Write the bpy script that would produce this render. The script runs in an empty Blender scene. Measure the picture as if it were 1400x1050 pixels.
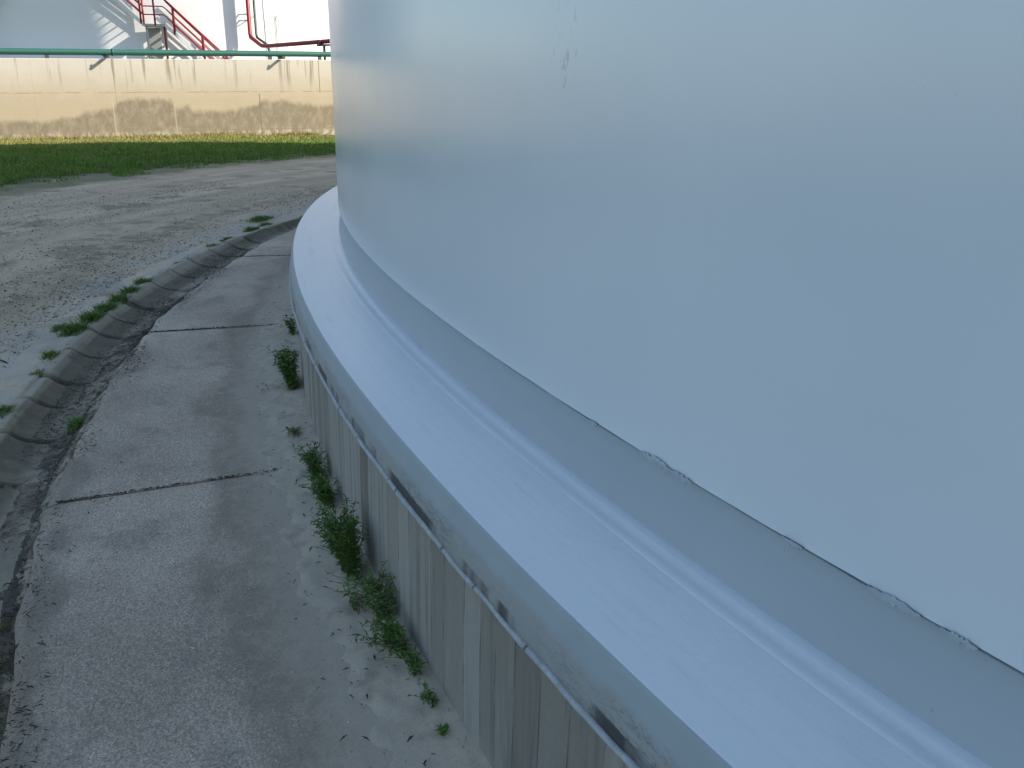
import bpy, bmesh, math, random
import numpy as np
from mathutils import Vector, Matrix

R_ = math.radians
rng = np.random.default_rng(7)
random.seed(7)
SC = bpy.context.scene
COL = SC.collection
CX, CY = 14.7732, 9.2363            # axis of the near tank
CEN = np.array([CX, CY])
C2 = np.array([-19.6, 56.0])        # axis of the far tank
R2 = 16.3

# ------------------------------------------------------------------ helpers
def tag(o, label=None, cat=None, group=None, kind=None):
    if label: o['label'] = label
    if cat: o['category'] = cat
    if group: o['group'] = group
    if kind: o['kind'] = kind
    return o

def empty(name, loc=(0, 0, 0), label=None, cat=None, group=None):
    o = bpy.data.objects.new(name, None)
    o.location = loc
    o.empty_display_size = 0.2
    COL.objects.link(o)
    return tag(o, label, cat, group)

def link(name, me, mat, parent=None, loc=None):
    o = bpy.data.objects.new(name, me)
    COL.objects.link(o)
    for m in (mat if isinstance(mat, (list, tuple)) else [mat]):
        me.materials.append(m)
    if parent: o.parent = parent
    if loc is not None: o.location = loc
    return o

def np_mesh(name, verts, faces, uvs=None, smooth=False, mats=None):
    """verts (n,3); faces: (m,k) array or list; uvs per vertex (n,2)"""
    me = bpy.data.meshes.new(name)
    verts = np.asarray(verts, np.float32)
    if isinstance(faces, np.ndarray):
        m, k = faces.shape
        me.vertices.add(len(verts)); me.vertices.foreach_set('co', verts.ravel())
        me.loops.add(m * k); me.loops.foreach_set('vertex_index', faces.astype(np.int32).ravel())
        me.polygons.add(m)
        me.polygons.foreach_set('loop_start', np.arange(0, m * k, k, dtype=np.int32))
        me.update(calc_edges=True)
    else:
        me.from_pydata([tuple(map(float, v)) for v in verts], [], faces)
    if uvs is not None:
        uvl = me.uv_layers.new(name='UVMap')
        li = np.empty(len(me.loops), np.int32); me.loops.foreach_get('vertex_index', li)
        uvl.data.foreach_set('uv', np.asarray(uvs, np.float32)[li].ravel())
    if mats is not None:
        me.polygons.foreach_set('material_index', np.asarray(mats, np.int32))
    if smooth:
        me.polygons.foreach_set('use_smooth', np.ones(len(me.polygons), bool))
    me.validate(); me.update()
    return me

def revolve(profile, a0, a1, n, jitter=None, sharp=False):
    """profile [(r,z)] swept about the origin axis from a0 to a1 degrees; uv = (arc metres, profile metres)"""
    prof = np.asarray(profile, float); k = len(prof)
    th = np.radians(np.linspace(a0, a1, n + 1))
    vlen = np.concatenate([[0], np.cumsum(np.hypot(*np.diff(prof, axis=0).T))])
    r = np.repeat(prof[None, :, 0], n + 1, 0); z = np.repeat(prof[None, :, 1], n + 1, 0)
    if jitter is not None: r, z = jitter(np.repeat(th[:, None], k, 1), r, z)
    V = np.stack([r * np.cos(th)[:, None], r * np.sin(th)[:, None], z], -1).reshape(-1, 3)
    UV = np.stack(np.broadcast_arrays(th[:, None] * 16.5, vlen[None, :]), -1).reshape(-1, 2)
    i, j = np.meshgrid(np.arange(n), np.arange(k - 1), indexing='ij')
    a = i * k + j
    F = np.stack([a, a + k, a + k + 1, a + 1], -1).reshape(-1, 4)
    return V, F, UV

def vnoise(x, y, seed=0):
    """smooth value noise for vertex displacement, about -1..1"""
    x = np.asarray(x, float); y = np.asarray(y, float)
    xi = np.floor(x).astype(np.int64); yi = np.floor(y).astype(np.int64)
    fx = x - xi; fy = y - yi
    fx = fx * fx * (3 - 2 * fx); fy = fy * fy * (3 - 2 * fy)
    def h(a, b):
        v = (a * 374761393 + b * 668265263 + seed * 2147483647 + 1013904223) & 0xffffffff
        v = ((v ^ (v >> 13)) * 1274126177) & 0xffffffff
        v = v ^ (v >> 16)
        return (v & 0xffff) / 32767.5 - 1
    return ((h(xi, yi) * (1 - fx) + h(xi + 1, yi) * fx) * (1 - fy)
            + (h(xi, yi + 1) * (1 - fx) + h(xi + 1, yi + 1) * fx) * fy)

def fbm(x, y, seed=0, o=4):
    s = 0; a = 1; t = 0
    for k in range(o):
        s = s + a * vnoise(x * 2 ** k, y * 2 ** k, seed + k); t += a; a *= .5
    return s / t

def tube_mesh(paths, name='tube', seg=10):
    """paths: list of (points, radius) tubes with flat caps, all in ONE mesh"""
    V = []; F = []
    for pts, rad in paths:
        P = [Vector(p) for p in pts]; b = len(V); up = Vector((0, 0, 1)); n = len(P)
        for i, p in enumerate(P):
            if i == 0: d = (P[1] - P[0]).normalized()
            elif i == n - 1: d = (P[-1] - P[-2]).normalized()
            else: d = ((P[i + 1] - P[i]).normalized() + (P[i] - P[i - 1]).normalized()).normalized()
            u = d.cross(up)
            if u.length < .05: u = d.cross(Vector((1, 0, 0)))
            u.normalize(); w = u.cross(d)
            sc = 1.0
            if 0 < i < n - 1:
                c = d.dot((P[i + 1] - P[i]).normalized()); sc = 1 / max(.5, c)
            for k in range(seg):
                a = 2 * math.pi * k / seg
                V.append(p + (u * math.cos(a) + w * math.sin(a)) * (rad[i] if isinstance(rad, list) else rad) * (sc if abs(c if 0 < i < n-1 else 1) < .98 else 1))
        for i in range(n - 1):
            for k in range(seg):
                k2 = (k + 1) % seg
                F.append((b + i * seg + k, b + i * seg + k2, b + (i + 1) * seg + k2, b + (i + 1) * seg + k))
        F.append(tuple(b + k for k in reversed(range(seg))))
        F.append(tuple(b + (n - 1) * seg + k for k in range(seg)))
    me = np_mesh(name, np.array([tuple(v) for v in V]), F)
    for p in me.polygons:
        if len(p.vertices) == 4: p.use_smooth = True
    return me

def box_mesh(boxes, name='box', bevel=0.0):
    """boxes: list of (centre, size, rotz or Matrix) in ONE mesh"""
    bm = bmesh.new()
    for c, s, rz in boxes:
        M = rz if isinstance(rz, Matrix) else Matrix.Rotation(rz, 4, 'Z')
        M = Matrix.Translation(c) @ M @ Matrix.Diagonal((s[0], s[1], s[2], 1))
        bmesh.ops.create_cube(bm, size=1, matrix=M)
    if bevel: bmesh.ops.bevel(bm, geom=bm.edges[:], offset=bevel, segments=1, affect='EDGES')
    me = bpy.data.meshes.new(name); bm.to_mesh(me); bm.free()
    return me

# ------------------------------------------------------------------ materials
class NT:
    def __init__(s, name):
        s.m = bpy.data.materials.new(name); s.m.use_nodes = True
        s.t = s.m.node_tree; s.n = s.t.nodes; s.l = s.t.links
        s.b = s.n['Principled BSDF']
    def node(s, typ, **kw):
        x = s.n.new(typ)
        for k, v in kw.items():
            if k.startswith('_'): setattr(x, k[1:], v)
            else: s.inp(x, k, v)
        return x
    def inp(s, x, k, v):
        i = x.inputs[int(k[1:])] if k[0] == 'i' and k[1:].isdigit() else x.inputs[k.replace('__', ' ')]
        if hasattr(v, 'node'): s.l.new(v, i)
        else: i.default_value = v
    def uv(s): return s.node('ShaderNodeTexCoord').outputs['UV']
    def obj(s): return s.node('ShaderNodeTexCoord').outputs['Object']
    def geo(s): return s.node('ShaderNodeNewGeometry').outputs['Position']
    def mapv(s, vec, scale=(1, 1, 1), loc=(0, 0, 0)):
        return s.node('ShaderNodeMapping', Vector=vec, Scale=scale, Location=loc).outputs[0]
    def noise(s, vec, scale, detail=4, rough=.55, dist=0):
        return s.node('ShaderNodeTexNoise', Vector=vec, Scale=scale, Detail=detail, Roughness=rough, Distortion=dist).outputs['Fac']
    def voro(s, vec, scale, feature='F1', out='Distance'):
        return s.node('ShaderNodeTexVoronoi', _feature=feature, Vector=vec, Scale=scale).outputs[out]
    def math(s, op, a, b=0.0, c=0.0, clamp=False):
        return s.node('ShaderNodeMath', _operation=op, _use_clamp=clamp, i0=a, i1=b, i2=c).outputs[0]
    def rng(s, v, a, b, c=0.0, d=1.0):
        x = s.node('ShaderNodeMapRange', _interpolation_type='SMOOTHSTEP')
        for k, q in enumerate((v, a, b, c, d)): s.inp(x, 'i%d' % k, q)
        return x.outputs[0]
    def mix(s, f, a, b, mode='MIX'):
        x = s.n.new('ShaderNodeMix'); x.data_type = 'RGBA'; x.blend_type = mode
        for i, v in ((0, f), (6, a), (7, b)):
            if hasattr(v, 'node'): s.l.new(v, x.inputs[i])
            else: x.inputs[i].default_value = v if i == 0 else (*v, 1) if len(v) == 3 else v
        return x.outputs[2]
    def sep(s, v): return s.node('ShaderNodeSeparateXYZ', Vector=v).outputs
    def bump(s, h, strength=.3, dist=.01, normal=None):
        x = s.node('ShaderNodeBump', Height=h, Strength=strength, Distance=dist)
        if normal is not None: s.l.new(normal, x.inputs['Normal'])
        return x.outputs[0]
    def out(s, color=None, rough=None, normal=None, **kw):
        if color is not None: s.inp(s.b, 'Base__Color', (*color, 1) if isinstance(color, tuple) and len(color) == 3 else color)
        if rough is not None: s.inp(s.b, 'Roughness', rough)
        if normal is not None: s.l.new(normal, s.b.inputs['Normal'])
        for k, v in kw.items(): s.inp(s.b, k, v)
        return s.m

def m_simple(name, col, rough=.5, metal=0.0, var=.12, scale=8):
    n = NT(name); f = n.noise(n.obj(), scale, 5)
    c = n.mix(f, tuple(x * (1 - var) for x in col), tuple(min(1, x * (1 + var)) for x in col))
    return n.out(c, rough, n.bump(n.noise(n.obj(), 90, 3), .08, .003), Metallic=metal)

M = {}
def mat_shell():
    n = NT('white_tank_paint'); p = n.obj()
    big = n.noise(p, .9, 3); fine = n.noise(p, 46, 3); mid = n.noise(p, 6, 4)
    col = n.mix(n.rng(big, .3, .7), (.635, .705, .755), (.685, .75, .79))
    tiny = n.math('MULTIPLY', n.rng(n.voro(n.mapv(p, (1, 1, .8)), 34), .07, .03), n.rng(n.noise(p, 1.7, 3), .52, .66))
    col = n.mix(n.math('MULTIPLY', tiny, .35), col, (.36, .37, .38))
    drip = n.math('MULTIPLY', n.rng(n.noise(n.mapv(p, (5, 5, .16)), 1.6, 5, .65), .55, .75), .05)
    col = n.mix(drip, col, (.50, .555, .59))
    # scuffs and little rust pits at one place on the shell, about head height
    def spot(x, y, z, rad, lo, hi, sc):
        d = n.node('ShaderNodeVectorMath', _operation='DISTANCE', i0=n.mapv(p, (1, 1, .55), (0, 0, .45 * z)), i1=(x, y, z)).outputs['Value']
        k = n.noise(n.mapv(p, (1, 1, .45)), sc, 2, .6)
        return n.math('MULTIPLY', n.rng(d, rad, rad * .3, 0, 1), n.rng(k, lo, hi))
    a = R_(-154.2)
    sp = spot(16.283 * math.cos(a), 16.283 * math.sin(a), 1.735 - .66, .085, .60, .66, 60)
    a = R_(-156.3)
    sp2 = spot(16.283 * math.cos(a), 16.283 * math.sin(a), 1.60 - .66, .10, .68, .74, 80)
    sp = n.math('MAXIMUM', sp, n.math('MULTIPLY', sp2, .6))
    col = n.mix(n.math('MULTIPLY', sp, .36), col, (.22, .21, .22))
    h = n.math('ADD', n.math('MULTIPLY', fine, .3), n.math('MULTIPLY', n.noise(p, 3.2, 2), 2.0))
    rough = n.rng(n.noise(p, 1.3, 2), .3, .7, .19, .24)
    return n.out(col, rough, n.bump(h, .035, .004), **{'Specular__IOR__Level': .75})
M['shell'] = mat_shell()

def mat_ledge():
    n = NT('white_coating'); u = n.uv(); s = n.sep(u)
    col = n.mix(n.noise(n.obj(), 3.5, 5), (.755, .80, .80), (.825, .86, .855))
    dirt = n.rng(n.noise(n.mapv(u, (1.2, 9, 1)), 2.2, 5), .56, .78)
    col = n.mix(n.math('MULTIPLY', dirt, .34), col, (.56, .565, .57))
    streak = n.rng(n.noise(n.mapv(u, (.25, 60, 1)), 1.0, 3), .45, .7)
    col = n.mix(n.math('MULTIPLY', streak, .12), col, (.6, .61, .63))
    h = n.math('ADD', n.noise(n.obj(), 28, 4), n.math('MULTIPLY', n.noise(n.obj(), 240, 2), .18))
    return n.out(col, n.rng(dirt, 0, 1, .40, .55), n.bump(h, .22, .006), **{'Specular__IOR__Level': .42})
M['ledge'] = mat_ledge()

def mat_fascia():
    # painted on top, bare grey cement showing below where the coating stops
    n = NT('worn_edge_coating'); u = n.uv(); s = n.sep(u); v = s[1]
    e = n.math('ADD', v, n.math('MULTIPLY', n.math('SUBTRACT', n.noise(n.mapv(u, (1, .6, 1)), 5, 6, .65), .5), .10))
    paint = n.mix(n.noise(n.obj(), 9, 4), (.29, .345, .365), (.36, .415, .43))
    bare = n.mix(n.noise(n.mapv(u, (1, 3, 1)), 22, 6, .7), (.22, .24, .235), (.40, .42, .41))
    col = n.mix(n.math('MULTIPLY', n.rng(e, .050, .080), .9), paint, bare)
    crackline = n.noise(n.mapv(u, (1, 4, 1)), 9, 6, .75)
    ck = n.math('MULTIPLY', n.rng(n.math('ABSOLUTE', n.math('SUBTRACT', crackline, .5)), .018, .0), n.rng(v, .05, .085))
    gate = n.rng(n.noise(n.mapv(u, (1, 1, 1)), 1.7, 3), .44, .56)
    col = n.mix(n.math('MULTIPLY', n.math('MULTIPLY', ck, gate), .85), col, (.05, .05, .05))
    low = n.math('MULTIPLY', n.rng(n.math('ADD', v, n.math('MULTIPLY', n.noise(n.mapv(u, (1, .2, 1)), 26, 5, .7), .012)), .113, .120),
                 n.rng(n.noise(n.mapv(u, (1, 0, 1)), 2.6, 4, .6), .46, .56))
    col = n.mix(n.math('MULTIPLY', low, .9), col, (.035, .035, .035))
    h = n.math('ADD', n.noise(n.mapv(u, (1, 2, 1)), 60, 5, .7), n.math('MULTIPLY', ck, -1.5))
    return n.out(col, .6, n.bump(h, .25, .004))
M['fascia'] = mat_fascia()

def mat_skirt():
    n = NT('grey_sealing_skirt'); u = n.uv(); s = n.sep(u)
    col = n.mix(n.noise(n.obj(), 2.2, 4), (.345, .40, .435), (.40, .455, .49))
    col = n.mix(n.math('MULTIPLY', n.rng(n.noise(n.obj(), 70, 2), .72, .77), .5), col, (.2, .21, .22))
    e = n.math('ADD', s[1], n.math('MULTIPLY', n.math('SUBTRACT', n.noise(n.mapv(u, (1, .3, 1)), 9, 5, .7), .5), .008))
    gm = n.math('MULTIPLY', n.rng(e, .0375, .0335), n.rng(n.noise(n.mapv(u, (1, 0, 1)), 1.4, 4, .6), .36, .55))  # seam under the shell lip: gap shade painted in along with grime
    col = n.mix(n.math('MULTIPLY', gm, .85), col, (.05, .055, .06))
    return n.out(col, .42, n.bump(n.noise(n.obj(), 35, 4), .10, .004))
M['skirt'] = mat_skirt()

def mat_board_concrete():
    # board-marked concrete: 9-16 cm boards, each its own tone, dark seams, run-down streaks
    n = NT('board_marked_concrete'); u = n.uv(); s = n.sep(u)
    wob = n.math('MULTIPLY', n.math('SUBTRACT', n.noise(n.mapv(u, (1, .6, 1)), 1.3, 2), .5), .05)
    x = n.math('ADD', s[0], wob)
    vx = n.node('ShaderNodeCombineXYZ', X=x).outputs[0]
    cell = n.node('ShaderNodeTexVoronoi', _voronoi_dimensions='1D', W=x, Scale=9.0)
    edge = n.node('ShaderNodeTexVoronoi', _voronoi_dimensions='1D', _feature='DISTANCE_TO_EDGE', W=x, Scale=9.0).outputs['Distance']
    tone = n.sep(cell.outputs['Color'])[0]
    base = n.mix(tone, (.20, .19, .16), (.37, .355, .31))
    st = n.noise(n.mapv(u, (26, .9, 1)), 1.0, 6, .65)
    base = n.mix(n.math('MULTIPLY', n.rng(st, .5, .72), .62), base, (.10, .098, .085))
    st2 = n.noise(n.mapv(u, (14, 1.2, 1), (7, 3, 0)), 1.0, 5, .6)
    base = n.mix(n.math('MULTIPLY', n.rng(st2, .56, .75), .35), base, (.50, .48, .43))
    base = n.mix(.5, base, n.mix(n.noise(u, 60, 5, .7), (.55, .55, .55), (1.15, 1.15, 1.15)), 'MULTIPLY')
    seam = n.math('MULTIPLY', n.rng(edge, .035, .005), n.rng(n.noise(n.mapv(u, (3, 2.2, 1)), 3, 3), .35, .6))
    base = n.mix(n.math('MULTIPLY', seam, .75), base, (.06, .06, .055))
    pit = n.rng(n.voro(n.mapv(u, (1, .8, 1)), 46), .10, .05)
    pit = n.math('MULTIPLY', pit, n.rng(n.noise(u, 5, 3), .55, .65))
    base = n.mix(n.math('MULTIPLY', pit, .7), base, (.05, .05, .05))
    foot = n.math('ADD', s[1], n.math('MULTIPLY', n.noise(u, 3, 4), .12))
    base = n.mix(n.math('MULTIPLY', n.rng(foot, .47, .60), .45), base, (.30, .29, .265))
    h = n.math('SUBTRACT', n.math('ADD', n.noise(n.mapv(u, (60, 4, 1)), 1, 5), n.math('MULTIPLY', tone, .8)), n.math('ADD', n.math('MULTIPLY', seam, 1.2), pit))
    return n.out(base, .85, n.bump(h, .45, .005))
M['ringwall'] = mat_board_concrete()

def mat_pavement():
    n = NT('aggregate_concrete'); u = n.uv(); s = n.sep(u); v = s[1]
    big = n.noise(u, 1.1, 5, .6)
    base = n.mix(n.rng(big, .3, .7), (.41, .325, .245), (.61, .495, .375))
    g1 = n.noise(u, 150, 5, .8)
    base = n.mix(.85, base, n.mix(n.rng(g1, .3, .7), (.38, .38, .38), (1.55, 1.55, 1.55)), 'MULTIPLY')
    base = n.mix(n.math('MULTIPLY', n.rng(n.noise(u, 3.3, 6, .65), .50, .68), .45), base, (.215, .185, .145))
    vc = n.node('ShaderNodeTexVoronoi', Vector=u, Scale=95, Randomness=1.0)
    cc = n.sep(vc.outputs['Color'])
    cell2 = n.sep(n.voro(u, 125, out='Color'))[0]
    base = n.mix(.5, base, n.mix(cell2, (.58, .57, .55), (1.42, 1.42, 1.42)), 'MULTIPLY')
    grain = n.math('MULTIPLY', n.rng(vc.outputs['Distance'], .34, .22), n.rng(cc[0], .78, .86))
    base = n.mix(n.math('MULTIPLY', grain, .75), base, n.mix(cc[1], (.45, .42, .36), (.75, .72, .66)))
    dk = n.math('MULTIPLY', n.rng(n.voro(u, 48), .30, .16), n.rng(n.noise(u, 9, 3), .60, .70))
    base = n.mix(n.math('MULTIPLY', dk, .6), base, (.07, .065, .06))
    # brown dirt washed towards the tank foundation, and by the gutter
    wob = n.math('MULTIPLY', n.math('SUBTRACT', n.noise(n.mapv(u, (.8, 1.6, 1)), 2.1, 6, .6), .5), .75)
    vv = n.math('ADD', v, wob)
    dm = n.math('MULTIPLY', n.rng(vv, 17.17, 16.97), n.rng(n.noise(u, 14, 5), .25, .6, .35, .72))
    base = n.mix(dm, base, n.mix(n.noise(u, 40, 5, .7), (.20, .155, .11), (.37, .295, .215)))
    ed = n.math('MULTIPLY', n.rng(vv, 17.56, 17.74), .7)
    base = n.mix(ed, base, n.mix(n.noise(u, 34, 5, .7), (.10, .082, .058), (.33, .28, .21)))
    sand = n.rng(n.math('ADD', v, n.math('MULTIPLY', n.math('ADD', wob, n.math('MULTIPLY', n.math('SUBTRACT', n.noise(u, 22, 5, .7), .5), .5)), .4)), 17.03, 16.83)
    base = n.mix(n.math('MULTIPLY', sand, .92), base, n.mix(n.noise(u, 70, 4, .7), (.42, .355, .265), (.61, .525, .40)))
    h = n.math('ADD', g1, n.math('MULTIPLY', n.noise(u, 320, 3), .4))
    return n.out(base, .9, n.bump(h, .16, .0018))
M['pavement'] = mat_pavement()

def mat_sand():
    n = NT('pale_sand'); p = n.geo()
    c = n.mix(n.noise(p, 55, 6, .75), (.42, .355, .265), (.61, .525, .40))
    c = n.mix(n.math('MULTIPLY', n.rng(n.noise(p, 9, 4), .52, .7), .5), c, (.27, .22, .16))
    sp = n.rng(n.voro(p, 85), .16, .09)
    c = n.mix(n.math('MULTIPLY', sp, .5), c, (.55, .54, .51))
    return n.out(c, .95, n.bump(n.math('ADD', n.noise(p, 26, 4), n.math('MULTIPLY', n.noise(p, 210, 3), .5)), .5, .006))
M['sand'] = mat_sand()

def mat_road():
    n = NT('compacted_sand_road'); u = n.uv(); p = n.geo(); s = n.sep(u); v = s[1]
    tracks = n.noise(n.mapv(u, (.14, 1.5, 1)), 1.0, 5, .6)
    patch = n.noise(p, 1.1, 6, .65)
    c = n.mix(n.rng(tracks, .35, .66), (.50, .375, .24), (.74, .57, .38))
    m = n.rng(n.math('ADD', n.math('MULTIPLY', patch, .6), n.math('MULTIPLY', tracks, .4)), .52, .62)
    c = n.mix(n.math('MULTIPLY', m, .7), c, (.24, .18, .12))
    c = n.mix(.8, c, n.mix(n.noise(p, 60, 6, .75), (.5, .5, .5), (1.45, 1.45, 1.45)), 'MULTIPLY')
    st = n.math('MULTIPLY', n.rng(n.noise(p, 24, 5, .7), .60, .68), n.rng(patch, .38, .54))
    c = n.mix(n.math('MULTIPLY', st, .8), c, (.075, .068, .06))
    db = n.math('MULTIPLY', n.rng(n.math('ABSOLUTE', n.math('SUBTRACT', n.math('ADD', v, n.math('MULTIPLY', tracks, .5)), 19.4)), .45, .05), n.rng(n.noise(p, 5, 6, .7), .40, .62))
    c = n.mix(n.math('MULTIPLY', db, .6), c, (.13, .108, .08))
    # paler, bluish cement crust next to the gutter
    cr = n.math('MULTIPLY', n.rng(v, 18.95, 18.35), n.rng(n.noise(p, 2.1, 4), .35, .55))
    c = n.mix(n.math('MULTIPLY', cr, .65), c, (.50, .46, .39))
    gr = n.math('MULTIPLY', n.rng(n.math('ADD', v, n.math('MULTIPLY', patch, 1.6)), 23.9, 24.6), .8)
    c = n.mix(gr, c, (.13, .145, .05))
    h = n.math('ADD', n.math('MULTIPLY', patch, 3), n.noise(p, 70, 6, .75))
    return n.out(c, .95, n.bump(h, .6, .008))
M['road'] = mat_road()

def mat_soil():
    n = NT('sandy_turf_soil'); p = n.geo()
    c = n.mix(n.noise(p, .5, 6, .6), (.07, .12, .025), (.11, .16, .035))
    c = n.mix(n.rng(n.noise(p, 3, 6, .7), .55, .75), c, (.15, .14, .085))
    return n.out(c, .95, n.bump(n.noise(p, 40, 6, .8), .7, .02))
M['soil'] = mat_soil()

def mat_grass(name, a, b, dry):
    n = NT(name); p = n.geo()
    c = n.mix(n.noise(p, .8, 5, .6), a, b)
    c = n.mix(n.rng(n.noise(p, 11, 3), .55, .75), c, dry)
    return n.out(c, .6, **{'Specular__IOR__Level': .25})
M['grass'] = mat_grass('short_green_grass', (.085, .20, .020), (.14, .26, .030), (.20, .21, .05))
M['drygrass'] = mat_grass('yellowing_grass', (.22, .215, .055), (.33, .28, .11), (.44, .36, .17))
M['weed'] = mat_grass('weed_leaf', (.065, .155, .022), (.10, .215, .035), (.16, .22, .045))
M['weedpale'] = mat_grass('pale_weed_leaf', (.12, .20, .06), (.17, .25, .085), (.21, .25, .09))
M['weeddry'] = mat_grass('dry_weed_leaf', (.17, .14, .05), (.24, .18, .07), (.16, .09, .04))
M['stem'] = mat_grass('weed_stem', (.10, .12, .04), (.14, .12, .05), (.17, .10, .06))

def mat_gutter():
    n = NT('weathered_gutter_concrete'); u = n.uv(); p = n.geo(); s = n.sep(u); v = s[1]
    c = n.mix(n.noise(p, 7, 6, .65), (.27, .225, .155), (.46, .39, .28))
    c = n.mix(.7, c, n.mix(n.noise(p, 75, 6, .75), (.55, .55, .55), (1.4, 1.4, 1.4)), 'MULTIPLY')
    bl = n.rng(n.noise(p, 4.2, 5, .65), .52, .66)
    c = n.mix(n.math('MULTIPLY', bl, .6), c, (.07, .064, .052))
    silt = n.math('MULTIPLY', n.rng(n.math('ADD', v, n.math('MULTIPLY', n.noise(p, 9, 5), .12)), .26, .16), n.rng(n.noise(p, 3.1, 5), .35, .6))
    c = n.mix(n.math('MULTIPLY', silt, .65), c, n.mix(n.noise(p, 50, 5, .7), (.12, .095, .065), (.40, .35, .26)))
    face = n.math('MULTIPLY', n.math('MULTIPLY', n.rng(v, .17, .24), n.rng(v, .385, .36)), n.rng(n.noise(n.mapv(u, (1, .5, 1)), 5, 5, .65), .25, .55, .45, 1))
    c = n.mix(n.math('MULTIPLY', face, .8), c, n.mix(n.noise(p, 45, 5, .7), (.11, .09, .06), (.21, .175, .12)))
    # top face paler, like the sand that washes over it
    c = n.mix(n.math('MULTIPLY', n.rng(v, .395, .42), .6), c, (.50, .43, .33))
    return n.out(c, .9, n.bump(n.math('ADD', n.noise(p, 30, 5, .7), n.math('MULTIPLY', n.noise(p, 160, 3), .5)), .8, .008))
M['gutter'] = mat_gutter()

def mat_dike():
    n = NT('sunlit_stained_concrete'); u = n.uv(); s = n.sep(u); x, z = s[0], s[1]
    c = n.mix(n.noise(u, .9, 5, .6), (.365, .31, .215), (.435, .375, .275))
    c = n.mix(n.math('MULTIPLY', n.rng(n.math('ADD', z, n.math('MULTIPLY', n.noise(u, 2.5, 4), .5)), 1.2, 2.75), .85), c, (.53, .51, .46))
    c = n.mix(.35, c, n.mix(n.noise(n.mapv(u, (1, 2.5, 1)), 9, 6, .7), (.7, .7, .7), (1.25, 1.25, 1.25)), 'MULTIPLY')
    # run-down streaks from the coping
    st = n.noise(n.mapv(u, (5.5, .22, 1)), 1.0, 4, .6)
    stm = n.math('MULTIPLY', n.rng(st, .54, .66), n.rng(n.math('ADD', z, n.math('MULTIPLY', n.noise(n.mapv(u, (3, .1, 1)), 1.2, 3), 1.4)), 2.1, 2.75))
    c = n.mix(n.math('MULTIPLY', stm, .8), c, (.235, .20, .145))
    # mould and damp along the foot: its height steps from panel to panel
    cv = n.node('ShaderNodeFloatCurve', Value=n.math('MULTIPLY', x, 1 / 16.0))
    pts = [(-4, .7), (0, .48), (1.4, .58), (2.5, .62), (2.62, .55), (3.6, .72), (4.75, .98), (4.9, 1.17), (5.5, 1.24), (6.52, 1.18), (6.62, .96),
           (7.05, 1.0), (7.15, .82), (8.2, .82), (9.3, 1.02), (9.42, 1.12), (10.2, 1.14), (11.2, .96), (12.6, 1.0), (14, .85), (16, .9)]
    k = cv.mapping.curves[0]
    k.points[0].location = (0, pts[1][1] / 2); k.points[1].location = (1, .45)
    for a, b in pts[2:-1]: q = k.points.new(a / 16.0, b / 2); q.handle_type = 'VECTOR'
    cv.mapping.update()
    hh = n.math('MULTIPLY', cv.outputs[0], 2.0)
    rag = n.math('MULTIPLY', n.math('SUBTRACT', n.noise(n.mapv(u, (1, .5, 1)), 3.2, 7, .7), .5), .42)
    d = n.math('SUBTRACT', n.math('ADD', hh, rag), z)
    mould = n.math('MULTIPLY', n.rng(d, -.06, .14), n.rng(n.noise(n.mapv(u, (1.5, .9, 1)), 3.0, 6, .7), .28, .6, .45, 1))
    c = n.mix(n.math('MULTIPLY', mould, .80), c, n.mix(n.noise(n.mapv(u, (4, 1, 1)), 6, 5, .7), (.10, .082, .055), (.22, .185, .13)))
    pale = n.math('MULTIPLY', n.rng(n.math('ADD', z, n.math('MULTIPLY', n.noise(u, 5, 4), .3)), .42, .22), n.rng(n.noise(n.mapv(u, (3, 1, 1)), 2, 5), .45, .6))
    c = n.mix(n.math('MULTIPLY', pale, .6), c, (.55, .50, .40))
    # shutter joints
    def vline(x0, w, z0=0.0, z1=9.0, col=(.16, .13, .095), f=.8):
        nonlocal c
        jx = n.math('ADD', x, n.math('MULTIPLY', n.math('SUBTRACT', n.noise(n.mapv(u, (0, 2, 1)), 3, 4), .5), .02))
        k = n.rng(n.math('ABSOLUTE', n.math('SUBTRACT', jx, x0)), w, w * .35)
        k = n.math('MULTIPLY', k, n.math('MULTIPLY', n.math('GREATER_THAN', z, z0), n.math('LESS_THAN', z, z1)))
        c = n.mix(n.math('MULTIPLY', k, f), c, col)
    for x0 in (-3.0, -.6, 2.6, 7.1, 14, 16.4): vline(x0, .016, f=.12)
    vline(4.86, .02, f=.28); vline(4.74, .035, .0, 1.25, (.46, .40, .30), .5)
    vline(6.58, .035, .05, 1.05, (.46, .40, .30), .5); vline(9.36, .025, .1, 1.34)
    vline(10.15, .10, 1.35, 2.5, (.36, .32, .25), .55); vline(11.5, .02, 1.35, 2.4)
    vline(5.4, .045, 1.7, 2.5, (.33, .29, .22), .6); vline(8.65, .05, 1.6, 2.25, (.36, .32, .25), .5)
    k = n.rng(n.math('ABSOLUTE', n.math('SUBTRACT', z, n.math('ADD', 1.37, n.math('MULTIPLY', n.noise(n.mapv(u, (.5, 0, 1)), 2, 3), .05)))), .022, .006)
    k = n.math('MULTIPLY', k, n.rng(n.noise(n.mapv(u, (1.2, 0, 1)), 1.3, 4), .40, .55))
    c = n.mix(n.math('MULTIPLY', k, .5), c, (.17, .14, .10))
    k = n.math('MULTIPLY', n.rng(n.math('ABSOLUTE', n.math('SUBTRACT', z, .20)), .02, .006), n.math('GREATER_THAN', x, 6.6))
    c = n.mix(n.math('MULTIPLY', k, .5), c, (.17, .14, .10))
    tie = n.rng(n.voro(n.mapv(u, (1, 1, 1)), 1.9), .045, .03)
    c = n.mix(n.math('MULTIPLY', tie, .5), c, (.2, .165, .12))
    return n.out(c, .9, n.bump(n.noise(u, 30, 6, .7), .3, .01))
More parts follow.
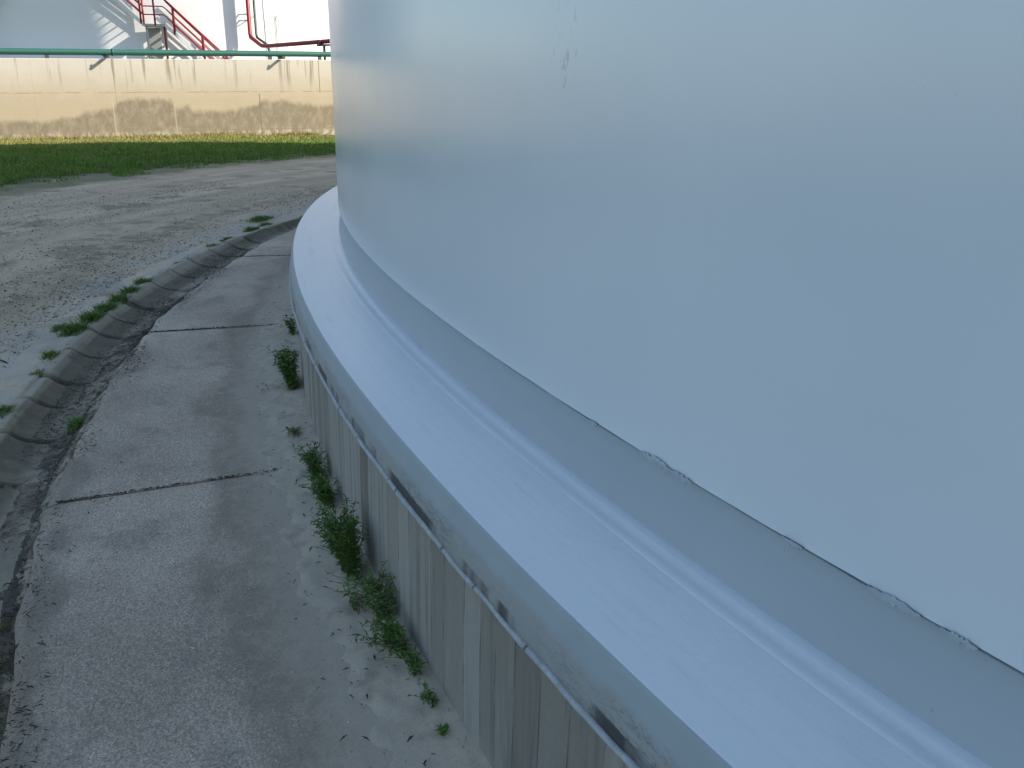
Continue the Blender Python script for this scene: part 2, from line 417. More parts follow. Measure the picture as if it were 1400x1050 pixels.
M['dike'] = mat_dike()

def mat_far_shell():
    n = NT('far_tank_white_paint'); p = n.obj()
    c = n.mix(n.noise(p, .3, 4), (.76, .765, .77), (.82, .82, .82))
    return n.out(c, .45, n.bump(n.noise(p, 2.0, 3), .05, .01))
M['farshell'] = mat_far_shell()
M['flap'] = m_simple('torn_grey_coating', (.40, .455, .49), .5, 0, .2, 60)
M['green'] = m_simple('sea_green_pipe_paint', (.030, .125, .10), .4, 0, .15, 3)
M['dkgreen'] = m_simple('dark_green_paint', (.015, .07, .05), .45)
M['red'] = m_simple('crimson_paint', (.24, .010, .026), .45)
M['darkred'] = m_simple('dark_red_paint', (.17, .02, .028), .5)
M['galv'] = m_simple('galvanised_steel', (.42, .43, .44), .5, .3)
M['steeldark'] = m_simple('dark_steel', (.07, .072, .075), .55, .2)
M['whitesteel'] = m_simple('white_painted_steel', (.66, .67, .67), .5)
M['grating'] = m_simple('grey_grating', (.38, .38, .37), .6, .2)
M['black'] = m_simple('black_iron', (.02, .02, .022), .5)
M['litter'] = m_simple('dead_leaf', (.085, .062, .04), .9, 0, .7, 25)
M['twig'] = m_simple('dead_twig', (.035, .027, .02), .9, 0, .3)
def mat_stone():
    n = NT('mixed_grit'); r = n.node('ShaderNodeNewGeometry').outputs['Random Per Island']
    c = n.mix(n.rng(r, 0, 1), (.09, .07, .05), (.40, .33, .25))
    c = n.mix(n.rng(r, .975, .98), c, (.60, .58, .53))
    return n.out(c, .85)
M['stone'] = mat_stone()
def mat_fleck():
    n = NT('shell_fragments'); r = n.node('ShaderNodeNewGeometry').outputs['Random Per Island']
    c = n.mix(r, (.30, .29, .27), (.74, .73, .70))
    return n.out(c, .7)
M['fleck'] = mat_fleck()

# ------------------------------------------------------------------ ground, road, pavement
def kerbR(phi):
    return np.interp(phi, [168, 171.5, 174.25, 180, 184, 240], [17.80, 17.845, 17.93, 18.055, 18.10, 18.10])
def edgeR(phi):
    return np.interp(phi, [168, 175, 180, 189, 193, 199, 240], [17.58, 17.59, 17.60, 17.68, 17.69, 17.745, 17.745])
def P(phi, r, z=0.0):
    a = R_(phi); return Vector((CX + r * math.cos(a), CY + r * math.sin(a), z))

# one sheet to the horizon
n1 = 96
gv = [(0, 0, -.40)] ; gv = []
rr = [0.0, 16.0, 26.0, 40.0, 60.0, 120.0, 300.0, 900.0, 3000.0]
zz = [-.45, -.45, -.16, -.13, -.13, -.15, -.2, -.3, -.5]
GV, GF, GUV = revolve(list(zip(rr[1:], zz[1:])), 0, 360, 160)
g = link('ground', np_mesh('ground', GV, GF, GUV, True), M['soil'], None, (CX, CY, 0)); tag(g, kind='structure')

def road_z(phi, r):
    th = np.radians(phi); x = th * 18; y = r
    z = -.072 + .016 * fbm(x * .7, y * .9, 3, 3) + .008 * fbm(x * 4, y * 5, 9, 3)
    far = np.clip((r - 22) / 7, 0, 1)
    return z + far * .07
a0, a1 = 128.0, 232.0
nphi, nr = 760, 150
PH = np.linspace(a0, a1, nphi)
Tr = np.linspace(0, 1, nr) ** 1.5
PHg, Tg = np.meshgrid(PH, Tr, indexing='ij')
rin = kerbR(PH) + .026
RG = rin[:, None] + (24.6 - rin[:, None]) * Tg
ZG = road_z(PHg, RG)
edge = np.clip(1.35 - (RG - rin[:, None]) / .22, 0, 1)
ZG = ZG * (1 - edge) + edge * (-.047 + .016 * fbm(np.radians(PHg) * 90, RG * 9, 4, 4) - .03 * np.clip((rin[:, None] + .03 - RG) / .03, 0, 1))
outer = np.clip((RG - 24.1) / .5, 0, 1); ZG = ZG - .12 * outer
th = np.radians(PHg)
V = np.stack([RG * np.cos(th), RG * np.sin(th), ZG], -1).reshape(-1, 3)
UVr = np.stack([th * 17, RG], -1).reshape(-1, 2)
i, j = np.meshgrid(np.arange(nphi - 1), np.arange(nr - 1), indexing='ij'); a = i * nr + j
F = np.stack([a, a + nr, a + nr + 1, a + 1], -1).reshape(-1, 4)[:, ::-1]
road = link('road', np_mesh('road', V, F, UVr, True), M['road'], None, (CX, CY, 0)); tag(road, kind='structure')

# grass verge base between road and wall (ring shaped sheet)
def turf_z(phi, r):
    return -.09 + .07 * np.clip((r - 23.5) / 6, 0, 1) + .02 * fbm(np.radians(phi) * 22 * .8, r * .8, 21, 3)
PHt = np.linspace(118, 232, 300); Rt = np.linspace(23.0, 52, 90)
A, B = np.meshgrid(PHt, Rt, indexing='ij'); ZT = turf_z(A, B)
ZT = ZT - .10 * np.clip((23.75 + .35 * fbm(np.radians(A) * 30, B * .0, 5, 4) - B) / .35, 0, 1)
th = np.radians(A)
V = np.stack([B * np.cos(th), B * np.sin(th), ZT], -1).reshape(-1, 3)
i, j = np.meshgrid(np.arange(299), np.arange(89), indexing='ij'); a = i * 90 + j
F = np.stack([a, a + 90, a + 91, a + 1], -1).reshape(-1, 4)[:, ::-1]
def mat_turf():
    n = NT('turf_soil'); p = n.obj(); g = n.geo()
    rr_ = n.node('ShaderNodeVectorMath', _operation='LENGTH', i0=n.mapv(p, (1, 1, 0))).outputs['Value']
    e = n.math('ADD', rr_, n.math('MULTIPLY', n.math('SUBTRACT', n.noise(g, 1.1, 6, .7), .5), 2.2))
    c = n.mix(n.rng(e, 24.0, 25.0), n.mix(n.noise(g, 6, 6, .75), (.26, .20, .12), (.50, .40, .27)), n.mix(n.noise(g, 3, 6, .7), (.06, .085, .025), (.12, .115, .05)))
    return n.out(c, .95, n.bump(n.noise(g, 40, 6, .8), .7, .02))
t_ = link('turf_soil', np_mesh('turf_soil', V, F, None, True), mat_turf(), None, (CX, CY, 0)); tag(t_, kind='structure')

# pavement slabs (one pavement, joints are gaps)
JO = [142.0, 151.8, 161.4, 171.2, 180.85, 190.45, 199.45, 208.6, 217.8, 227, 236]
Vs, Fs, Us = [], [], []
off = 0
def pave_z(r): return -.0 - .03 * (r - 16.6) / 1.1
for s0, s1 in zip(JO[:-1], JO[1:]):
    gap = .013
    na = int((s1 - s0) * 7); nb = 26
    ph = np.linspace(s0 + gap, s1 - gap, na); tt = np.linspace(0, 1, nb)
    Ag, Tg = np.meshgrid(ph, tt, indexing='ij')
    ro = edgeR(Ag) + .032 * fbm(np.radians(Ag) * 60, Ag * 0, 31, 5) - .012
    rg = 16.5 + (ro - 16.5) * Tg
    zg = pave_z(rg) + .004 * fbm(np.radians(Ag) * 40, rg * 3, 8, 3)
    # chipped ends
    ends = np.minimum((Ag - s0), (s1 - Ag)) * .31
    zg = zg - .006 * np.clip(1 - ends / .03, 0, 1) - .012 * np.clip((Tg - .97) / .03, 0, 1)
    th = np.radians(Ag)
    V = np.stack([rg * np.cos(th), rg * np.sin(th), zg], -1).reshape(-1, 3)
    U = np.stack([th * 17, rg], -1).reshape(-1, 2)
    i, j = np.meshgrid(np.arange(na - 1), np.arange(nb - 1), indexing='ij'); a = i * nb + j + off
    Fs.append(np.stack([a, a + nb, a + nb + 1, a + 1], -1).reshape(-1, 4)[:, ::-1])
    Vs.append(V); Us.append(U); b0 = off; off += len(V)
    # skirts down the outer edge and the two ends
    ring = [b0 + q * nb + nb - 1 for q in range(na)]
    e0 = [b0 + q for q in range(nb)][::-1]; e1 = [b0 + (na - 1) * nb + q for q in range(nb)]
    for loop in (ring[::-1], e0[::-1], e1[::-1]):
        top = V[np.array(loop) - b0]; low = top.copy(); low[:, 2] = -.16
        Vs.append(low); Us.append(U[np.array(loop) - b0])
        q = np.arange(len(loop) - 1); lp = np.array(loop)
        Fs.append(np.stack([lp[q], lp[q + 1], off + q + 1, off + q], -1)); off += len(low)
pv = link('pavement', np_mesh('pavement', np.concatenate(Vs), np.concatenate(Fs), np.concatenate(Us), False), M['pavement'], None, (CX, CY, 0))
tag(pv, kind='structure')
V, F, U = revolve([(16.4, -.04), (17.5, -.052), (17.70, -.062), (17.80, -.092), (17.86, -.16), (17.9, -.24), (18.4, -.25)], 140, 236, 1200,
                  lambda th, r, z: (r + np.where(r > 17.55, edgeR(np.degrees(th) % 360) - 17.745, 0), z + .012 * fbm(th * 400, r * 20, 207, 4) * (r > 17.6)))
sb = link('soil_bed', np_mesh('soil_bed', V, F[:, ::-1], U, True), m_simple('damp_dark_soil', (.105, .086, .062), .95, 0, .65, 40), None, (CX, CY, 0)); tag(sb, kind='structure')

# sand washed against the foundation
PHs = np.linspace(150, 232, 1400); nb = 34
Ag, Tg = np.meshgrid(PHs, np.linspace(0, 1, nb), indexing='ij')
rg = 16.56 + .50 * Tg
wid = .235 + .12 * fbm(np.radians(Ag) * 16, Ag * 0, 44, 4) + .02 * (Ag > 196)
hgt = .030 * np.clip(1 - (rg - 16.585) / wid, -1, 1) + .009 * fbm(np.radians(Ag) * 330, rg * 20, 12, 4)
zg = pave_z(rg) + np.maximum(hgt, -.02)
th = np.radians(Ag)
V = np.stack([rg * np.cos(th), rg * np.sin(th), zg], -1).reshape(-1, 3)
i, j = np.meshgrid(np.arange(len(PHs) - 1), np.arange(nb - 1), indexing='ij'); a = i * nb + j
F = np.stack([a, a + nb, a + nb + 1, a + 1], -1).reshape(-1, 4)[:, ::-1]
sd = link('sand_drift', np_mesh('sand_drift', V, F, None, True), M['sand'], None, (CX, CY, 0)); tag(sd, kind='structure')

# ------------------------------------------------------------------ gutter stones, each a thing
JK = [156.2, 157.9, 159.5, 161.2, 162.9, 164.5, 166.2, 167.9, 169.5, 171.2, 172.95, 174.4, 176.55, 177.97, 179.4, 181.1, 182.85, 184.6, 186.9, 188.4, 189.75, 191.35, 193.2, 194.55, 196.2, 197.9, 199.6, 201.3, 203.0, 204.7, 206.4, 208.1]
ORD = ['nearest', 'second', 'third', 'fourth', 'fifth', 'sixth', 'seventh', 'eighth', 'ninth', 'tenth', 'eleventh', 'twelfth', 'thirteenth', 'fourteenth', 'fifteenth', 'sixteenth', 'seventeenth', 'eighteenth', 'nineteenth', 'twentieth']
note = {}
segs = list(zip(JK[:-1], JK[1:]))
for idx, (s0, s1) in enumerate(reversed(segs)):
    if s1 < 171: continue
    g = random.uniform(.07, .13); n_ = 10
    dz = random.uniform(-.010, .010); dr = random.uniform(-.014, .010); tw = random.uniform(-.022, .022)
    ph = np.linspace(s0 + g, s1 - g, n_)
    VV = []; UU = []
    for q, p in enumerate(ph):
        re = float(edgeR(p)) + .004; rk = float(kerbR(p)) + dr + tw * (q / n_ - .5)
        w = rk - re
        prof = [(re, -.20), (re, -.094), (re + w * .06, -.102), (re + w * .22, -.116), (re + w * .40, -.122), (re + w * .54, -.120), (re + w * .66, -.113), (re + w * .76, -.101), (re + w * .84, -.086),
                (re + w * .91, -.066), (re + w * .96, -.050), (re + w * .985, -.0405), (rk + .004, -.037), (rk + .032, -.038), (rk + .066, -.046), (rk + .080, -.056), (rk + .080, -.2)]
        prof = [(a_, b_ + (0 if b_ < -.19 else .006 * float(fbm(a_ * 9, p * 3.1, 200 + idx, 3)))) for a_, b_ in prof]
        # the channel face is about 9 cm deep and curls up to the rim
        cl = 0; pr = None
        for (r, z) in prof:
            if pr is not None: cl += math.hypot(r - pr[0], z - pr[1])
            pr = (r, z)
            endw = .012 * (1 if q in (0, n_ - 1) else 0)
            t = math.radians(p)
            VV.append((r * math.cos(t), r * math.sin(t), z + dz - endw * .4 * (z > -.15)))
            UU.append((t * 17, max(0, cl - .11)))
    k = len(prof)
    FF = [(q * k + w_, q * k + w_ + 1, (q + 1) * k + w_ + 1, (q + 1) * k + w_) for q in range(n_ - 1) for w_ in range(k - 1)]
    FF.append(tuple(range(k))[::-1]); FF.append(tuple((n_ - 1) * k + w_ for w_ in range(k)))
    cpos = P((s0 + s1) / 2, 17.9)
    VV = np.array(VV) + np.array([CX - cpos.x, CY - cpos.y, 0])
    me = np_mesh('gutter_stone', VV, FF, np.array(UU))
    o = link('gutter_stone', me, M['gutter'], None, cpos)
    if idx < len(ORD):
        lab = ('curved concrete gutter stone, %s one along the row counted from the camera end' % ORD[idx])
    else:
        lab = 'curved concrete gutter stone far along the row beside the ledge'
    tag(o, lab, 'gutter stone', 'gutter stones along the walkway')

PHs = np.linspace(168, 214, 1500); nb = 22
Ag, Tg = np.meshgrid(PHs, np.linspace(-.14, .72, nb), indexing='ij')
re_ = edgeR(Ag); wk = kerbR(Ag) - re_
rg = re_ + wk * Tg
x_ = np.radians(Ag) * 18
base_z = np.interp(Tg, [-.14, .0, .06, .22, .40, .54, .66, .72], [-.062, -.078, -.090, -.110, -.116, -.114, -.107, -.099])
amt = -.004 + .016 * fbm(x_ * 1.1, Tg * 1.5, 301, 3) + .005 * fbm(x_ * 14, rg * 14, 302, 4) - .035 * np.clip((Tg - .34) / .3, 0, 1) ** 1.5 + (.026 + .014 * fbm(x_ * 2.3, Tg * 0, 305, 3)) * np.clip(1 - np.abs(Tg + .0) / .18, 0, 1)
zg = base_z + np.clip(amt, -.03, .05)
th = np.radians(Ag)
V = np.stack([rg * np.cos(th), rg * np.sin(th), zg], -1).reshape(-1, 3)
i, j = np.meshgrid(np.arange(len(PHs) - 1), np.arange(nb - 1), indexing='ij'); a = i * nb + j
F = np.stack([a, a + nb, a + nb + 1, a + 1], -1).reshape(-1, 4)[:, ::-1]
def mat_silt():
    n = NT('gutter_silt'); p = n.geo()
    c = n.mix(n.rng(n.noise(p, 3.4, 6, .7), .38, .62), (.15, .115, .075), (.42, .35, .25))
    c = n.mix(.8, c, n.mix(n.noise(p, 70, 6, .8), (.4, .4, .4), (1.6, 1.6, 1.6)), 'MULTIPLY')
    c = n.mix(n.math('MULTIPLY', n.rng(n.noise(p, 13, 6, .75), .48, .60), .8), c, (.06, .046, .03))
    return n.out(c, .95, n.bump(n.math('ADD', n.noise(p, 24, 6, .75), n.math('MULTIPLY', n.noise(p, 130, 3), .4)), .7, .010))
so_ = link('silt', np_mesh('silt', V, F, None, True), mat_silt(), None, (CX, CY, 0)); tag(so_, kind='structure')

# ------------------------------------------------------------------ near tank and its foundation
TANK_H = 11.9
tank = empty('storage_tank', (CX, CY, .66), 'huge smooth white storage tank filling the right side, on a low concrete ring', 'tank')
RS = 16.283
def lip_jit(th, r, z):
    w = .0016 * fbm(th * 300, z * 0, 5, 4)
    low = z < .235
    return r + np.where(low, .3 * w, 0), z + np.where(low, w, 0)
Z0 = .888 - .66
prof = [(RS - .018, Z0 + .004), (RS - .002, Z0), (RS, Z0 + .0012), (RS, Z0 + .003), (RS, Z0 + .02), (RS, Z0 + .3)] + [(RS, z) for z in np.linspace(Z0 + 1, TANK_H - .66, 12)]
V, F, U = revolve(prof, 0, 360, 1440, lip_jit)
link('shell', np_mesh('shell', V, F, U, True), M['shell'], tank)
V, F, U = revolve([(RS - .004, Z0 + .012), (RS - .018, Z0 + .006), (RS - .016, Z0 - .05), (RS - .010, Z0 - .12), (RS + .003, .058)], 0, 360, 720)
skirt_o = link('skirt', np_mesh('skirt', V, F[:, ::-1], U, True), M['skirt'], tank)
# base chime: plate edge and two coated beads
def bead_jit(th, r, z):
    return r + .0015 * fbm(th * 40, r * 0, 71, 3), z + .0006 * fbm(th * 60, r * 0, 77, 3)
V, F, U = revolve([(RS - .004, .0590), (RS + .006, .0602), (RS + .024, .0592), (RS + .030, .0578), (RS + .037, .0552), (RS + .054, .0541), (RS + .060, .0545), (RS + .069, .0536), (RS + .077, .0518), (RS + .090, .0455)], 0, 360, 900, bead_jit)
link('base_chime', np_mesh('base_chime', V, F[:, ::-1], U, True), M['ledge'], tank)
V, F, U = revolve([(.05, TANK_H - .66 + 1.6), (6, TANK_H - .66 + 1.1), (12, TANK_H - .66 + .5), (RS - .02, TANK_H - .66 + .03), (RS + .06, TANK_H - .66 + .02), (RS + .06, TANK_H - .66 - .08), (RS + .004, TANK_H - .66 - .08)], 0, 360, 256)
link('roof', np_mesh('roof', V, F, U, False), M['farshell'], tank)
# ragged coating flaps at the lower lip
def flap(phi, length, up, seed):
    r0 = random.Random(seed); n_ = 16; VV = []; 
    for q in range(n_ + 1):
        t = q / n_; p = math.radians(phi + (t - .5) * length / RS * 57.3)
        e = math.sin(math.pi * t) ** .6
        h1 = Z0 + up * e * r0.uniform(.35, 1.0); h0 = Z0 - .012 * e * r0.uniform(.2, 1)
        for (rr_, z) in ((RS + .0035, h1), (RS + .0065, Z0 + .004), (RS + .004, h0), (RS - .006, h0 - .001)):
            VV.append((rr_ * math.cos(p), rr_ * math.sin(p), z))
    FF = [(q * 4 + w_, (q + 1) * 4 + w_, (q + 1) * 4 + w_ + 1, q * 4 + w_ + 1) for q in range(n_) for w_ in range(3)]
    o = link('coating_flap', np_mesh('coating_flap', np.array(VV), FF), M['flap'], skirt_o)
    return o
for k, (ph, ln, up) in enumerate([(-152.62, .11, .012), (-152.3, .07, .008), (-153.5, .03, .006), (-150.45, .10, .010), (-150.05, .06, .008), (-151.2, .05, .004)]):
    flap(ph, ln, up, 40 + k)

fnd = empty('tank_foundation', (CX, CY, 0), 'round concrete ring foundation with white coated ledge under the near tank', 'foundation')
def ledge_jit(th, r, z):
    w = .0035 * fbm(th * 9, r * 0, 61, 3) + .0016 * fbm(th * 60, r * 0, 62, 3)
    return r + np.where(r > 16.55, w, 0), z + np.where(r > 16.55, 0, .6 * w)
RD = 16.586
lp = [(RS + .07, .712), (RS + .10, .7095), (RS + .14, .7045), (RS + .19, .698), (RS + .24, .690), (RD - .03, .6845), (RD - .008, .6822), (RD - .001, .6808)]
V, F, U = revolve(lp, 0, 360, 1800, ledge_jit)
link('ledge', np_mesh('ledge', V, F[:, ::-1], U, True), M['ledge'], fnd)
def fas_jit(th, r, z):
    w = .0035 * fbm(th * 9, r * 0, 61, 3) + .0016 * fbm(th * 60, r * 0, 62, 3) + np.where(z < .67, .0016 * fbm(th * 90, z * 25, 63, 3), 0)
    return r + w, z
V, F, U = revolve([(RD - .001, .6806), (RD + .002, .6785), (RD + .004, .664), (RD + .014, .64), (RD + .02, .61), (RD + .024, .585), (RD + .026, .56), (RD + .026, .540), (RD + .0, .528), (16.56, .526)], 0, 360, 1800, fas_jit)
edge_o = link('ledge_edge', np_mesh('ledge_edge', V, F[:, ::-1], U, True), M['fascia'], fnd)
V, F, U = revolve([(16.575, .535), (16.578, .40), (16.581, .2), (16.583, 0), (16.585, -.35)], 0, 360, 1440, lambda th, r, z: (r + .0022 * fbm(th * 110, z * .5, 66, 3), z))
link('ring_wall', np_mesh('ring_wall', V, F[:, ::-1], U, True), M['ringwall'], fnd)
# bead of coating that ran to the lower edge; broken in places
brk = [204.35, 204.62, 205.9, 203.1, 202.1, 207.5, 206.6, 200.2, 198.9, 197.0, 193.5]
def bead_path(s0, s1, rad):
    n_ = max(6, int((s1 - s0) * 14)); pts = []
    for q in range(n_ + 1):
        p = s0 + (s1 - s0) * q / n_; t = math.radians(p)
        w = .0035 * float(fbm(t * 9, 0.0, 61, 3)) + .003 * float(fbm(t * 120, 1.0, 91, 3))
        r = RD + .026 + w
        pts.append((r * math.cos(t), r * math.sin(t), .535 + .005 * float(fbm(t * 110, 2.0, 92, 4))))
    rr_ = [rad * (.95 + .22 * float(fbm(q_ * .35 + s0 * 7, 3.0, 95, 3))) for q_ in range(n_ + 1)]
    return pts, rr_
bs = sorted([150.0] + brk + [240.0])
bp = [bead_path(a_ + .014, b_ - .014, .0092) for a_, b_ in zip(bs[:-1], bs[1:])]
mb_ = m_simple('chalky_bead_coating', (.38, .405, .415), .7, 0, .45, 40)
link('drip_bead', tube_mesh(bp, 'drip_bead', 7), mb_, edge_o)

# ------------------------------------------------------------------ containment wall with the green pipe on it
WA = 0.5642; WD = 30.9111
wt = np.array([math.cos(WA), math.sin(WA)]); wn = np.array([-math.sin(WA), math.cos(WA)])
def W(s, o, z):                       # s along the wall, o towards the far side
    q = wt * s + wn * (WD + o); return Vector((q[0], q[1], z))
def wtop(s): return 2.275 + .018 * s
def wall_mesh():
    ss = np.arange(-46, 62.01, 1.0); VV = []; UU = []
    for s in ss:
        zt = wtop(s) if -10 < s < 30 else wtop(min(30, max(-10, s)))
        for (o, z, v) in ((0, -.45, -.45), (0, zt - .015, zt * 2.4 / zt - .015), (.015, zt, 2.4), (.235, zt, 2.62), (.25, zt - .015, 2.64), (.25, -.45, 5)):
            VV.append(tuple(W(s, o, z))); UU.append((s, v))
    FF = [(q * 6 + w_, (q + 1) * 6 + w_, (q + 1) * 6 + w_ + 1, q * 6 + w_ + 1) for q in range(len(ss) - 1) for w_ in range(5)]
    FF.append(tuple(range(6))); k = (len(ss) - 1) * 6; FF.append(tuple(k + w_ for w_ in range(6))[::-1])
    return np_mesh('containment_wall', np.array(VV), FF, np.array(UU))
wl = link('containment_wall', wall_mesh(), M['dike'])
tag(wl, 'long sunlit cream concrete wall with dark mould along its foot, behind the grass', 'wall')

gp = empty('wall_pipe', W(5, .10, wtop(5)), 'sea green steel pipe running along the top of the concrete wall', 'pipe')
base = gp.location.copy()
def rel(v): return tuple(Vector(v) - base)
PO = .10
pts = [rel(W(s, PO, wtop(s) + .185)) for s in np.arange(-44, 60.1, 2.0)]
link('pipe', tube_mesh([(pts, .092)], 'pipe', 16), M['green'], gp)
for s in (4.93, 14.6, -5.2):
    c = W(s, PO, wtop(s) + .185)
    link('coupling', tube_mesh([([rel(W(s - .02, PO, wtop(s) + .185)), rel(W(s + .02, PO, wtop(s) + .185))], .112)], 'coupling', 16), M['green'], gp)
for s in (4.72, 10.2, 15.6, -.7, -6.2, 21.0):
    z = wtop(s)
    mm = box_mesh([(rel(W(s, -.06, z + .047)), (.07, .62, .06), WA), (rel(W(s, -.345, z + .085)), (.012, .05, .13), WA),
                   (rel(W(s, PO, z + .080)), (.16, .05, .03), WA)], 'bracket')
    link('bracket', mm, M['steeldark'], gp)
for s in (9.85, 11.6, 3.1, 1.2):
    z = wtop(s)
    link('pipe_shoe', box_mesh([(rel(W(s, PO, z + .05)), (.10, .12, .10), WA)], 'pipe_shoe'), M['steeldark'], gp)

# ------------------------------------------------------------------ far tank
ft = empty('storage_tank', (C2[0], C2[1], 0), 'sunlit white storage tank behind the concrete wall, red stair on its side', 'tank')
V, F, U = revolve([(R2 + .25, -.4), (R2 + .25, .35), (R2, .36), (R2, 4), (R2, 8), (R2, 12.3)], 0, 360, 360)
link('shell', np_mesh('shell', V, F, U, True), M['farshell'], ft)
V, F, U = revolve([(.05, 13.9), (8, 13.2), (R2 + .05, 12.32), (R2 + .05, 12.2), (R2, 12.2)], 0, 360, 180)
link('roof', np_mesh('roof', V, F, U, True), M['farshell'], ft)
def T(thd, off, z):
    a = R_(thd); return Vector(((R2 + off) * math.cos(a), (R2 + off) * math.sin(a), z))

st = empty('spiral_stair', (C2[0], C2[1], 0), 'stair with crimson handrails and small landing climbing the far white tank', 'stair')
DEG = 180 / math.pi / (R2 + .5)
O_IN, O_OUT = .18, .98
LZ = 3.98; LA0, LA1 = -76.1, -73.3
def zl_low(th): return LZ - (th - LA1) / DEG * .98       # lower flight: falls to the right
def zl_up(th): return LZ + (LA0 - th) / DEG * .98        # upper flight: rises to the left
th_bot = LA1 + (LZ / .98) * DEG
link('landing', box_mesh([(T((LA0 + LA1) / 2, (O_IN + O_OUT) / 2, LZ - .03), (O_OUT - O_IN + .06, (LA1 - LA0) * math.pi / 180 * (R2 + .6), .10), R_((LA0 + LA1) / 2))], 'landing'), M['grating'], st)
def stringer(off, fl, a_, b_):
    n_ = 14; VV = []
    for q in range(n_ + 1):
        t = a_ + (b_ - a_) * q / n_; z = fl(t)
        for (o, dz) in ((off - .02, -.10), (off + .02, -.10), (off + .02, .09), (off - .02, .09)):
            VV.append(tuple(T(t, o, z + dz)))
    FF = [(q * 4 + w_, q * 4 + (w_ + 1) % 4, (q + 1) * 4 + (w_ + 1) % 4, (q + 1) * 4 + w_) for q in range(n_) for w_ in range(4)]
    FF += [(3, 2, 1, 0), tuple(n_ * 4 + w_ for w_ in range(4))]
    return np_mesh('stringer', np.array(VV), FF)
th_top = LA0 - 7.2 / .98 * DEG
for off in (O_IN, O_OUT):
    link('stringer', stringer(off, zl_low, LA1, th_bot), M['whitesteel'], st)
    link('stringer', stringer(off, zl_up, LA0, th_top), M['whitesteel'], st)
tr = []
n_t = int(LZ / .21)
for q in range(1, n_t):
    z = LZ - q * .21; t = LA1 + (LZ - z) / .98 * DEG
    link('tread', box_mesh([(T(t, (O_IN + O_OUT) / 2, z), (O_OUT - O_IN - .05, .13, .03), R_(t))], 'tread'), M['grating'], st)
for q in range(1, int(7.2 / .21)):
    z = LZ + q * .21; t = LA0 - (z - LZ) / .98 * DEG
    link('tread', box_mesh([(T(t, (O_IN + O_OUT) / 2, z), (O_OUT - O_IN - .05, .06, .03), R_(t))], 'tread'), M['grating'], st)
def rail_paths(off, h, rad):
    up = [T(t, off, zl_up(t) + h) for t in np.linspace(th_top, LA0 - .35, 12)]
    mid = [T(t, off, LZ + h) for t in (LA0 + .1, (LA0 + LA1) / 2, LA1 - .1)]
    low = [T(t, off, zl_low(t) + h) for t in np.linspace(LA1 + .25, th_bot - .2, 10)]
    return [(up + mid + low, rad)] if off == O_OUT else [(up, rad), (low, rad)]
for off in (O_IN, O_OUT):
    hs = (1.03, .70, .38)
    hr = link('handrail', tube_mesh(rail_paths(off, hs[0], .042), 'handrail', 8), M['red'], st)
    for h in hs[1:]:
        link('mid_rail', tube_mesh(rail_paths(off, h, .026), 'mid_rail', 6), M['red'], hr)
    posts = [LA0 - .25, LA1 + 1.15, LA1 + 4.85, LA1 + 8.6, LA0 - 4.1, LA0 - 8, LA0 - 12, LA0 - 16] + ([(LA0 + LA1) / 2 + .15] if off == O_OUT else [])
    for t in posts:
        z = LZ if LA0 <= t <= LA1 else (zl_low(t) if t > LA1 else zl_up(t))
        link('rail_post', tube_mesh([([T(t, off, z - .05), T(t, off, z + 1.03)], .042)], 'rail_post', 8), M['red'], hr)
for t, o in ((LA0 + .35, O_OUT - .05), (LA1 - .12, O_OUT - .05)):
    link('support_leg', tube_mesh([([T(t, o, 0), T(t, o, LZ - .08)], .05)], 'support_leg', 8), M['grating'] if t < -75 else M['darkred'], st)
link('side_plate', box_mesh([(T(LA0 + .95, O_IN + .1, LZ - .85), (.03, .55, 1.5), R_(LA0 + .95))], 'side_plate'), M['grating'], st)

# pipes down the far tank
rp = empty('red_pipe', (C2[0], C2[1], 0), 'crimson pipe coming down the far tank and turning right above the wall', 'pipe')
def wl2(v): return (v[0] - C2[0], v[1] - C2[1], v[2])
pr = [T(-61.60, .50, 12.2), T(-61.60, .50, 3.75), T(-61.55, .56, 3.6), Vector(wl2((-10.95, 40.5, 3.24))), Vector(wl2((-10.6, 40.2, 3.22))), Vector(wl2((-7.2, 37.0, 3.31))), Vector(wl2((2.0, 29.6 + .9, 3.6)))]
pr[-1] = Vector(wl2((-3.0, 35.6, 3.42)))
link('pipe', tube_mesh([(pr, .085)], 'pipe', 12), M['red'], rp)
link('flange', box_mesh([(wl2((-7.75, 37.42, 3.27)), (.10, .2, .2), R_(-40))], 'flange', .01), M['darkred'], rp)
link('support_post', box_mesh([(wl2((-7.6, 37.3, 1.55)), (.09, .09, 3.2), 0), (wl2((-7.6, 37.3, 3.16)), (.75, .14, .07), R_(-40))], 'support_post'), M['steeldark'], rp)
for z in (4.55, 4.30, 8.0, 11.2):
    link('bracket', tube_mesh([([T(-62.7, 0.0, z), T(-61.60, .5, z)], .03)], 'bracket', 6), M['whitesteel'], rp)
gp2 = empty('green_pipe', (C2[0], C2[1], 0), 'thin dark green pipe beside the crimson pipe on the far tank', 'pipe')
pg = [T(-60.70, .52, 12.2), T(-60.70, .52, 3.75), T(-60.65, .58, 3.6), Vector(wl2((-10.75, 40.6, 3.30))), Vector(wl2((-10.58, 40.45, 2.95))), Vector(wl2((-10.55, 40.4, 0)))]
link('pipe', tube_mesh([(pg, .055)], 'pipe', 10), M['dkgreen'], gp2)
for z in (4.55, 8.0, 11.2):
    link('bracket', tube_mesh([([T(-60.1, 0, z), T(-60.70, .52, z)], .02)], 'bracket', 6), M['whitesteel'], gp2)
cd = empty('conduit', (C2[0], C2[1], 0), 'thin grey conduit standing upright on the bright far tank, right of the pipes', 'conduit')
